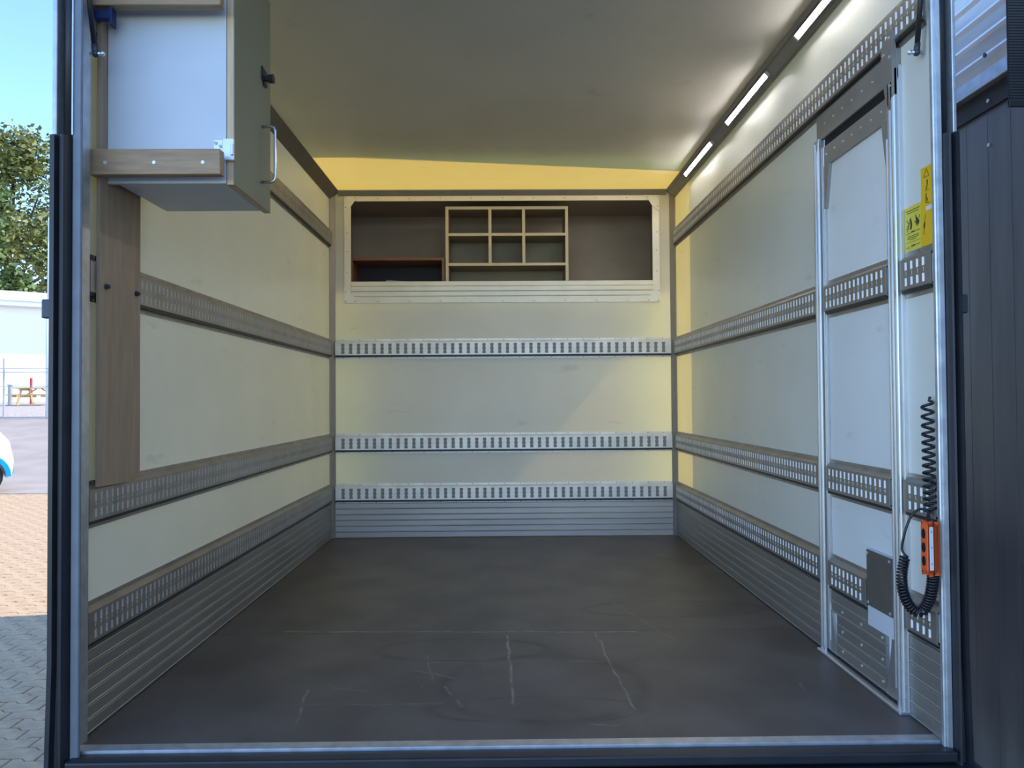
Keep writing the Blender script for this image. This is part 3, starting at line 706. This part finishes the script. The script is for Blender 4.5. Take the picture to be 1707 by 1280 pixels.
ink(s2, [line((Y2(.46), 1.558), (Y2(.44), 1.530), .0035), line((Y2(.44), 1.530), (Y2(.78), 1.527), .002), line((Y2(.5), 1.545), (Y2(.60), 1.534), .0025)], M_INK, 'standing_figure')
ink(s2, [line((Y2(.36), 1.500), (Y2(.30), 1.474), .0018), [(Y2(.30), 1.480), (Y2(.18), 1.466), (Y2(.24), 1.452), (Y2(.34), 1.468)], line((Y2(.22), 1.452), (Y2(.20), 1.440), .002)], M_INK, 'climbing_figure')
MB().prism([(a, FZ + b) for a, b in rect(2.16, Y2(.42), 1.507, 1.519)], ex_x, IK - .0007, IK).build('torn_patch', M_LABEL, s2)

# ------------------------------------------------------------------ orange control pendant with coiled cable
cp = thing('control_pendant', (1.2, 2.16, FZ + .47), 'orange hand control on coiled black cable hanging by the right rear post', 'remote control')
PC = Vector((1.181, 2.125, 0)); pz0, pz1 = FZ + .474, FZ + .619
pa = R(4)
def pl(a, b, z):
    a, b = a * .85, b * .8
    return (PC.x + a * math.cos(pa) - b * math.sin(pa), PC.y + a * math.sin(pa) + b * math.cos(pa), z)
def rbox(a0, a1, b0, b1, z0, z1, ch):
    out = [(a0, z0 + ch), (a0 + ch, z0), (a1 - ch, z0), (a1, z0 + ch), (a1, z1 - ch), (a1 - ch, z1), (a0 + ch, z1), (a0, z1 - ch)]
    return MB().prism(out, lambda p, q, t: pl(p, t, q), b0, b1)
rbox(-.022, .0005, -.019, .019, pz0, pz1, .012).build('shell_half', M_ORANGE, cp, .003, 2)
rbox(.0035, .020, -.018, .018, pz0 + .002, pz1 - .001, .010).build('shell_half', M_ORANGE, cp, .003, 2)
rbox(.0005, .0035, -.016, .016, pz0 + .004, pz1 - .004, .010).build('seam', M_CABLE, cp)
MB().prism([(-.014, pz0 + .014), (-.001, pz0 + .014), (-.001, pz1 - .012), (-.014, pz1 - .012)], lambda p, q, t: pl(p, t, q), -.0205, -.0188).build('label_plate', M_LABEL, cp, .0005)
mk = MB()
for zz in (.03, .075, .118): mk.prism([(-.0095, pz0 + zz), (-.0055, pz0 + zz), (-.0075, pz0 + zz + .006)], lambda p, q, t: pl(p, t, q), -.0209, -.0204)
mk.build('label_marks', M_INKT, cp, kind='stuff')
for zz in (.038, .075, .113):
    ring = [(.010 * math.cos(t * math.pi / 6), pz0 + zz + .014 * math.sin(t * math.pi / 6)) for t in range(12)]
    MB().prism(ring, lambda p, q, t: pl(t, p, q), -.0235, -.0195).build('push_button', M_CABLE, cp)
def coil(path, radii, pitch, rw, nper=10):
    """wire wound around a path; path: list of Vector, dense"""
    pts = []; ph = 0.; up = Vector((.3, 1, .2))
    L = [0]
    for a, b in zip(path, path[1:]): L.append(L[-1] + (b - a).length)
    tot = L[-1]; s = 0.; j = 0
    while s < tot:
        while j < len(L) - 2 and L[j + 1] < s: j += 1
        f = (s - L[j]) / max(1e-9, L[j + 1] - L[j]); c = path[j].lerp(path[j + 1], f)
        t = (path[min(j + 2, len(path) - 1)] - path[max(0, j - 1)]).normalized()
        u = (up - t * up.dot(t)).normalized(); v = t.cross(u); up = u
        fr = s / tot
        r = radii(fr)
        pts.append(c + (u * math.cos(ph) + v * math.sin(ph)) * r)
        ph += 2 * math.pi / nper; s += pitch(fr) / nper
    return pts
def smooth_path(ctrl, n=14):
    out = []
    P = [ctrl[0]] + list(ctrl) + [ctrl[-1]]
    for i in range(1, len(P) - 2):
        p0, p1, p2, p3 = P[i - 1:i + 3]
        for k in range(n):
            t = k / n
            out.append(.5 * ((2 * p1) + (p2 - p0) * t + (2 * p0 - 5 * p1 + 4 * p2 - p3) * t * t + (3 * p1 - p0 - 3 * p2 + p3) * t ** 3))
    out.append(P[-2]); return out
def pxp(x, y, Yd): return Vector(((x - 838) / 1282 * Yd, Yd, EYE - (y - 671) / 1282 * Yd))   # metres at depth Yd
up_path = [Vector((1.2085, 2.172, FZ + .640)).lerp(Vector((1.2105, 2.180, FZ + .955)), k / 40) for k in range(41)]
cpts = coil(up_path, lambda f: .0145, lambda f: .0155 + .0125 * f, .0032, 12)
MB().tube([pl(0, 0, pz1 - .01), pl(.004, .02, pz1 + .008), cpts[0]] + cpts + [Vector((1.222, 2.186, FZ + .965))], .0043, 6).build('coiled_cable', M_CABLE, cp, smooth=True, label='black spiral cable')
low = [pxp(*q) for q in ((1555, 962, 2.14), (1553, 985, 2.15), (1546, 1011, 2.165), (1531, 1029, 2.18), (1515, 1020, 2.185), (1504, 996, 2.185), (1502, 966, 2.185), (1508, 936, 2.185))]
lpts = coil(smooth_path(low), lambda f: .0135 - .002 * f, lambda f: .0088, .003, 10)
MB().tube([pl(0, 0, pz0 + .004)] + lpts, .0038, 6).build('coiled_cable', M_CABLE, cp, smooth=True, label='black spiral cable hanging in a loop')
tail = smooth_path([lpts[-1], pxp(1503, 925, 2.185), pxp(1508, 897, 2.18), pxp(1519, 870, 2.175), pxp(1533, 858, 2.165), pxp(1547, 862, 2.15), Vector(pl(0, 0, pz1 - .004))], 6)
MB().tube(tail, .0036, 8).build('plain_cable', M_CABLE, cp, smooth=True)

# ------------------------------------------------------------------ brown hall next to the truck
WX, WY1 = 1.9, 5.12
M_BOARD = mat('brown_cladding', (.16, .15, .16), .34, 0, .22, 2.5, .12, 40, stretch=(4, 4, .5), spec=.5, coat=.5, coat_r=.3)
M_CORR = mat('corrugated_aluminium', (.72, .72, .73), .3, .85, .1, 7, stretch=(1, .4, 3))
hall = thing('brown_hall', (5, 1, 0), 'tall hall with dark brown boarded wall and corrugated metal above, right of the truck', 'building')
MB().box(WX + .04, 10, -2.6, WY1, 0, 8.2).build('wall', M_STEEL, hall)
k = 0; y = WY1
while y > -2.4:
    wd = .135
    MB().box(WX + rnd.uniform(0, .0015), WX + .04, y - wd + .0015, y, .02, 2.78).build('board', M_BOARD, hall, .001); y -= wd
MB().box(WX - .004, WX + .04, -2.6, y, .02, 2.78).build('far_boards', M_BOARD, hall)
MB().box(WX - .012, WX + .04, -2.6, WY1, 2.735, 2.815).build('eave_shadow_strip', mat('eave_shadow', (.035, .028, .024), .6), hall)  # dark strip standing in for the shadow under the flashing
MB().box(WX - .045, WX + .04, -2.6, WY1, 2.816, 2.872).build('flashing', M_GALV, hall, .002)
zc = 2.872; k = 0
prof = [(0, 0), (.046, -.010), (.056, -.026), (.064, -.026), (.082, 0)]
while zc < 8.1:
    poly = [(WX - .018 + w_, zc + h_) for h_, w_ in prof] + [(WX + .04, zc + .082), (WX + .04, zc)]
    MB().prism(poly, lambda a, b, t: (a, t, b), -2.6, WY1).build('corrugated_rib', M_CORR, hall); zc += .082; k += 1
sc = MB()
for yy in [2.0 + .3 * i for i in range(10)]:
    for zz in (2.93, 3.158, 3.386): screw(sc, (WX - .04, yy, zz), (-1, 0, 0), .009, .006)
sc.build('screws', M_STEEL, hall, kind='stuff')
sc = MB()
for yy, zz in ((2.93, 2.765), (2.95, 2.60)): screw(sc, (WX - .013 if zz > 2.7 else WX - .001, yy, zz), (-1, 0, 0), .008, .004)
sc.build('nail_heads', M_SCREW_B, hall, kind='stuff')

# ------------------------------------------------------------------ yard: pavers, road, gravel
M_PAVER = mat('paver_concrete', (.54, .36, .20), .85, 0, .2, 9, .3, 150)
M_BED = mat('paver_joint_sand', (.17, .15, .125), .95, 0, .2, 30)
M_ASPH = mat('asphalt', (.38, .31, .25), .9, 0, .12, 1.2, .3, 60)
M_GRAV = mat('gravel', (.50, .41, .33), .95, 0, .35, 14, .8, 20)
M_KERB = mat('kerb_concrete', (.36, .31, .26), .9, 0, .2, 8)
PW, PH = .225, .1125
def wave(x): 
    t = (x / PW) % 1.0
    return .013 * (1 if t < .18 else 1 - (t - .18) / .14 * 2 if t < .32 else -1 if t < .68 else -1 + (t - .68) / .14 * 2 if t < .82 else 1)
def paver_mesh(par):
    g = .0035; ks = [0, .18, .32, .5, .68, .82, 1]
    x0 = par * PW / 2
    bot = [(k * PW, wave(x0 + k * PW)) for k in ks]
    out = [(min(max(a, g), PW - g), b + g) for a, b in bot] + [(min(max(a, g), PW - g), b + PH - g) for a, b in reversed(bot)]
    n = len(out); ins = []
    cx, cy = PW / 2, PH / 2
    for a, b in out: ins.append((cx + (a - cx) * .965, cy + (b - cy) * .93))
    vs = [(a, b, -.02) for a, b in out] + [(a, b, -.004) for a, b in out] + [(a, b, 0) for a, b in ins]
    fs = [tuple(range(2 * n, 3 * n))] + [(r * n + i, r * n + (i + 1) % n, (r + 1) * n + (i + 1) % n, (r + 1) * n + i) for r in (0, 1) for i in range(n)]
    return vs, fs
pav = MB().box(-16, 9, -4, 14.0, -.1, -.014).build('paving', M_BED)
tag(pav, 'yard of wavy interlocking concrete pavers beside the truck', kind='structure')
pm = []
for par in (0, 1):
    vs, fs = paver_mesh(par); me = bpy.data.meshes.new('paver'); me.from_pydata(vs, [], fs); me.materials.append(M_PAVER); pm.append((me, vs, fs))
spots = []
rows = int((14.0 - 1.2) / PH)
for r_ in range(rows):
    yy = 1.2 + r_ * PH
    par = r_ % 2
    lo = -1.4 - yy * .75 - 1.2 if yy > 3 else -4.2
    hi = -1.35 if yy < 6 else -.42 * yy
    c0 = int(lo / PW)
    x = c0 * PW + par * PW / 2
    while x < hi:
        spots.append((x, yy, par)); x += PW
def seen(x, y):
    px = 838 + 1282 * (x + .11) / y; py = 672 + 1282 * 1.62 / y
    return -25 < px < 95 and py < 1310
vis = sorted([s for s in spots if s[1] > 3 and seen(s[0], s[1])], key=lambda s: s[1])[:300]
visset = set(vis)
pl_ = pav.location
for (x, yy, par) in vis:
    o = bpy.data.objects.new('paver', pm[par][0]); C.objects.link(o); o.parent = pav
    o.location = (x - pl_.x, yy - pl_.y, rnd.uniform(-.002, .0015) - pl_.z)
rest = MB()
for s_ in spots:
    if s_ in visset: continue
    me, vs, fs = pm[s_[2]]
    z = rnd.uniform(-.002, .0015)
    rest.add([(a + s_[0], b + s_[1], c + z) for a, b, c in vs], fs)
def build_fast(mb, name, m_, parent):
    L = parent.location
    me = bpy.data.meshes.new(name); me.from_pydata([(a - L.x, b - L.y, c - L.z) for a, b, c in mb.v], [], mb.f); me.materials.append(m_)
    o = bpy.data.objects.new(name, me); C.objects.link(o); o.parent = parent; o['kind'] = 'stuff'; return o
build_fast(rest, 'pavers', M_PAVER, pav)
kb = thing('kerb', (-8, 14.06, -.02), 'low concrete kerb between the paved yard and the road', kind='structure')
for k in range(18): MB().box(-17 + k * 1.0 + .006, -16 + k * 1.0, 14.0, 14.12, -.1, .004).build('kerb_stone', M_KERB, kb, .008)
def ribbon(ys, x0, x1, th=.08):
    mb = MB()
    poly = [(y, z) for y, z in ys] + [(y, z - th) for y, z in reversed(ys)]
    return mb.prism(poly, ex_x, x0, x1)
rd = ribbon([(14.12, .0), (17, .04), (20, .32), (24, .86), (26, 1.12)], -60, 20).build('road', M_ASPH)
tag(rd, 'grey asphalt road rising behind the paved yard', kind='structure')
gv = ribbon([(26, 1.12), (30, 1.36), (34, 1.56), (40, 1.70), (46, 1.72), (90, 1.8)], -90, 20).build('gravel_ground', M_GRAV)
tag(gv, 'pale gravel ground behind the wire fence', kind='structure')

# fence
M_FENCE = mat('fence_steel', (.42, .41, .40), .6, .3)
fe = thing('wire_fence', (-17, 26.1, 1.12), 'thin wire fence with slim posts along the road', 'fence')
for x in (-24.3, -21.8, -19.3, -16.8, -14.3, -11.8):
    MB().tube([(x, 26.1, 1.1), (x, 26.1, 3.12)], .03, 8).sphere((x, 26.1, 3.12), .034, 8, 4).build('post', M_FENCE, fe)
for z in (1.16, 2.2, 2.68, 2.80):
    MB().tube([(-26, 26.1, z), (-11, 26.1, z)], .012 if z > 1.3 else .025, 6).build('wire', M_FENCE, fe)
lp = thing('lamp_post', (-15.55, 26.5, 1.12), 'tall slim white lamp post behind the wire fence', 'lamp post')
M_POLE = mat('pole_paint', (.66, .66, .68), .45)
MB().tube([(-15.55, 26.5, 1.1), (-15.55, 26.5, 4.6)], .085, 12).tube([(-15.55, 26.5, 4.6), (-15.55, 26.5, 8.0)], [.05, .035], 12).build('pole', M_POLE, lp, smooth=True)
MB().tube([(-15.55, 26.5, 7.98), (-15.2, 26.5, 8.06)], .03, 8).box(-15.35, -14.8, 26.4, 26.6, 8.0, 8.12).build('lamp_head', M_POLE, lp)

# picnic table
M_PINE = mat('pine_boards', (.62, .40, .16), .6, 0, .15, 8, stretch=(1, 8, 8))
pt = thing('picnic_table', (-20.35, 34, 1.56), 'yellow wooden picnic table with benches on the gravel', 'picnic table')
tx, ty, tz = -20.35, 34.0, 1.56
for k in range(5): MB().box(tx - .95, tx + .95, ty - .36 + k * .145, ty - .36 + k * .145 + .135, tz + .72, tz + .76).build('tabletop_board', M_PINE, pt)
for sy in (-1, 1):
    for k in range(2): 
        a = ty + sy * .72 - .14 + k * .145
        MB().box(tx - .95, tx + .95, a, a + .135, tz + .42, tz + .46).build('bench_board', M_PINE, pt)
for sx in (-1, 1):
    x = tx + sx * .62
    MB().box(x - .045, x, ty - .85, ty + .85, tz + .33, tz + .42).build('bench_bearer', M_PINE, pt)
    MB().box(x - .045, x, ty - .36, ty + .36, tz + .63, tz + .72).build('table_bearer', M_PINE, pt)
    for sy in (-1, 1):
        MB().prism([(ty + sy * .22, tz + .72), (ty + sy * .32, tz + .72), (ty + sy * .62, tz), (ty + sy * .50, tz)], ex_x, x, x + .045).build('leg', M_PINE, pt)
    MB().tube([(x, ty, tz + .40), (x - sx * .5, ty, tz + .70)], .03, 6).build('brace', M_PINE, pt)
rp = thing('marker_post', (-21.55, 35.4, 1.6), 'short red marker post behind the picnic table', 'post')
MB().tube([(-21.55, 35.4, 1.6), (-21.55, 35.4, 2.72)], .055, 10).build('post_tube', mat('red_paint', (.55, .04, .05), .5), rp)
MB().tube([(-21.55, 35.4, 2.72), (-21.55, 35.4, 2.80)], [.065, .03], 10).build('cap', MATS['red_paint'], rp)
MB().tube([(-21.55, 35.4, 2.27), (-21.55, 35.4, 2.35)], .058, 10).build('reflector_band', M_LABEL, rp)
gp = thing('bollard', (-21.9, 34.5, 1.57), 'short grey bollard left of the picnic table', 'bollard')
MB().box(-22.0, -21.85, 34.42, 34.57, 1.57, 2.42).build('body', M_FENCE, gp, .02)
MB().box(-22.02, -21.83, 34.40, 34.59, 2.42, 2.48).build('cap', M_FENCE, gp, .01)

# white industrial building
wbg = thing('white_building', (-29, 45, 1.7), 'large white industrial building with pale grey roof edge behind the fence', 'building')
def bb(*a): return MB().box(a[0] - 29, a[1] - 29, a[2] + 45, a[3] + 45, a[4], a[5])
bb(-30, 12, 0, 13, 1.6, 7.4).build('wall', mat('white_render', (.84, .84, .83), .7), wbg)
MB().prism([(43.9, 7.25), (43.9, 8.05), (58.5, 8.5), (58.5, 7.25)], ex_x, -60, -16).build('roof', mat('roof_sheet', (.60, .62, .64), .5), wbg)
bb(-31, 13, -1.14, -1.1, 7.55, 8.08).build('fascia', mat('fascia_sheet', (.70, .70, .71), .5), wbg)
wf = bb(2.5, 4.3, -.06, .02, 2.9, 5.1).build('window', M_POLE, wbg)
for i in range(2):
    for j in range(3): bb(2.6 + i * .83, 3.37 + i * .83, -.08, -.065, 2.98 + j * .7, 3.6 + j * .7).build('pane', mat('dark_glass', (.05, .06, .07), .1), wf)
wbg.rotation_euler = (0, 0, R(35))

# trees
M_LEAF = mat('leaves_green', (.13, .17, .035), .6, 0, .45, .8, var2=(.05, .085, .022))  # dark green leaves, tone varied at random by noise
M_LEAF2 = mat('leaves_yellow', (.21, .21, .045), .6, 0, .4, .8, var2=(.10, .12, .03))
M_BARK = mat('bark', (.10, .075, .055), .9, 0, .3, 4)
def tree(x, y, z, h, rad, label, seed, n, m_):
    q = random.Random(seed)
    t = thing('leafy_tree', (x, y, z), label, 'tree', group='trees behind the white building')
    MB().tube([(x, y, z), (x + .2, y, z + h * .3), (x - .1, y, z + h * .7)], [h * .022, h * .016, h * .005], 8).build('trunk', M_BARK, t, smooth=True)
    lm = MB(); blobs = []
    br = MB()
    for k in range(38):
        a = q.uniform(0, 2 * math.pi); e = q.uniform(-.75, 1); rr = rad * q.uniform(.55, .92)
        c = Vector((x + rr * math.cos(a) * math.sqrt(1 - e * e * .8), y + rr * math.sin(a) * math.sqrt(1 - e * e * .8), z + h * .56 + e * h * .37))
        blobs.append((c, rad * q.uniform(.22, .36)))
        br.tube([(x, y, z + h * .35 + (c.z - z - h * .35) * .3), (Vector((x, y, c.z)).lerp(c, .5) - Vector((0, 0, .6))), c], [.12, .07, .02], 5)
    br.build('branches', M_BARK, t)
    for k in range(n):
        c, r = blobs[q.randrange(len(blobs))]
        d = Vector((q.gauss(0, 1), q.gauss(0, 1), q.gauss(0, 1))).normalized() * r * q.random() ** .45
        p = c + d * 1.0; s = q.uniform(.17, .34)
        u = Vector((q.gauss(0, 1), q.gauss(0, 1), q.gauss(0, .6))).normalized(); v = u.cross(Vector((q.gauss(0, 1), q.gauss(0, 1), q.gauss(0, 1)))).normalized()
        i = len(lm.v)
        lm.v += [tuple(p - u * s), tuple(p + v * s * .6), tuple(p + u * s), tuple(p - v * s * .6)]; lm.f.append((i, i + 1, i + 2, i + 3))
    build_fast(lm, 'foliage', m_, t)
tree(-51.0, 80, 1.7, 26.5, 11.0, 'broad sunlit green tree behind the white building at the left edge', 3, 34000, M_LEAF2)
tree(-43.5, 60, 1.7, 19.0, 5.5, 'dark green tree behind the white building close to the rear post', 5, 24000, M_LEAF)
tree(-76, 92, 1.7, 25.0, 9.0, 'wide dark green tree behind the white building, farthest left', 9, 12000, M_LEAF)

# small white and blue car
car = thing('small_car', (-8.97, 14.2, .0), 'small white car with bright blue wheel arches at the left edge', 'car')
NX = -8.97; cyn, cyf = 14.2, 15.7
M_CARW = mat('car_white', (.82, .83, .84), .25, 0, .02, coat=.5); M_CARB = mat('car_blue', (.0, .30, .80), .3, 0, .02)
M_TYRE = mat('tyre', (.02, .02, .02), .8); M_HUB = mat('hub_grey', (.35, .36, .36), .4, .5); M_GLASS = mat('car_glass', (.03, .04, .05), .08)
prof_c = [(0, .34), (.02, .58), (-.05, .94), (-.22, 1.14), (-.34, 1.24), (-.85, 1.52), (-1.7, 1.58), (-2.35, 1.42), (-2.58, 1.0), (-2.62, .36)]
def arch(cx, r, n=10): return [(cx - r * math.cos(math.pi * k / n), .30 + r * math.sin(math.pi * k / n)) for k in range(n + 1)]
wheels = [-.44, -2.12]
under = [(-2.5, .24)] + [(a, b) for a, b in arch(-2.12, .34) ] + [(a, b) for a, b in arch(-.44, .34)] + [(-.06, .24)]
body = [(NX + a, b) for a, b in prof_c] + [(NX + a, b) for a, b in under]
MB().prism(body, lambda a, b, t: (a, t, b), cyn, cyf).build('body', M_CARW, car, .03, 2)
for cx in wheels:
    for yy, d in ((cyn, -1), (cyf, 1)):
        o_, i_ = arch(cx, .42, 12), arch(cx, .335, 12)
        ring = [(NX + a, b) for a, b in o_] + [(NX + a, b) for a, b in reversed(i_)]
        MB().prism(ring, lambda a, b, t: (a, t, b), yy - .03, yy + .03).build('wheel_arch', M_CARB, car, .008)
        yc = yy - d * .1
        wh = MB().tube([(NX + cx, yc - .085, .30), (NX + cx, yc - .06, .30), (NX + cx, yc + .06, .30), (NX + cx, yc + .085, .30)], [.26, .30, .30, .26], 24).build('wheel', M_TYRE, car, smooth=False)
        MB().tube([(NX + cx, yc + d * .075, .30), (NX + cx, yc + d * .092, .30)], [.20, .17], 18).build('hub_cap', M_HUB, wh)
side_w = [(-.50, 1.16), (-.90, 1.44), (-1.62, 1.50), (-1.62, 1.10), (-.55, 1.06)]
for yy, d in ((cyn, -1), (cyf, 1)):
    MB().prism([(NX + a, b) for a, b in side_w], lambda a, b, t: (a, t, b), yy - .006, yy + .006).build('side_window', M_GLASS, car)
    MB().box(NX - .16, NX - .03, yy + (.05 if d < 0 else -.30), yy + (.30 if d < 0 else -.05), .70, .86).build('headlight', M_LABEL, car, .03, 2)
MB().add([(NX - .345, cyn + .08, 1.262), (NX - .345, cyf - .08, 1.262), (NX - .83, cyf - .12, 1.528), (NX - .83, cyn + .12, 1.528), (NX - .36, cyn + .08, 1.235), (NX - .36, cyf - .08, 1.235), (NX - .85, cyf - .12, 1.50), (NX - .85, cyn + .12, 1.50)],
         [(0, 1, 2, 3), (7, 6, 5, 4), (0, 4, 5, 1), (1, 5, 6, 2), (2, 6, 7, 3), (3, 7, 4, 0)]).build('windscreen', M_GLASS, car)
MB().box(NX - .01, NX + .03, cyn + .1, cyf - .1, .34, .46).build('bumper', M_CARB, car, .01)
car.rotation_euler = (0, 0, R(40))
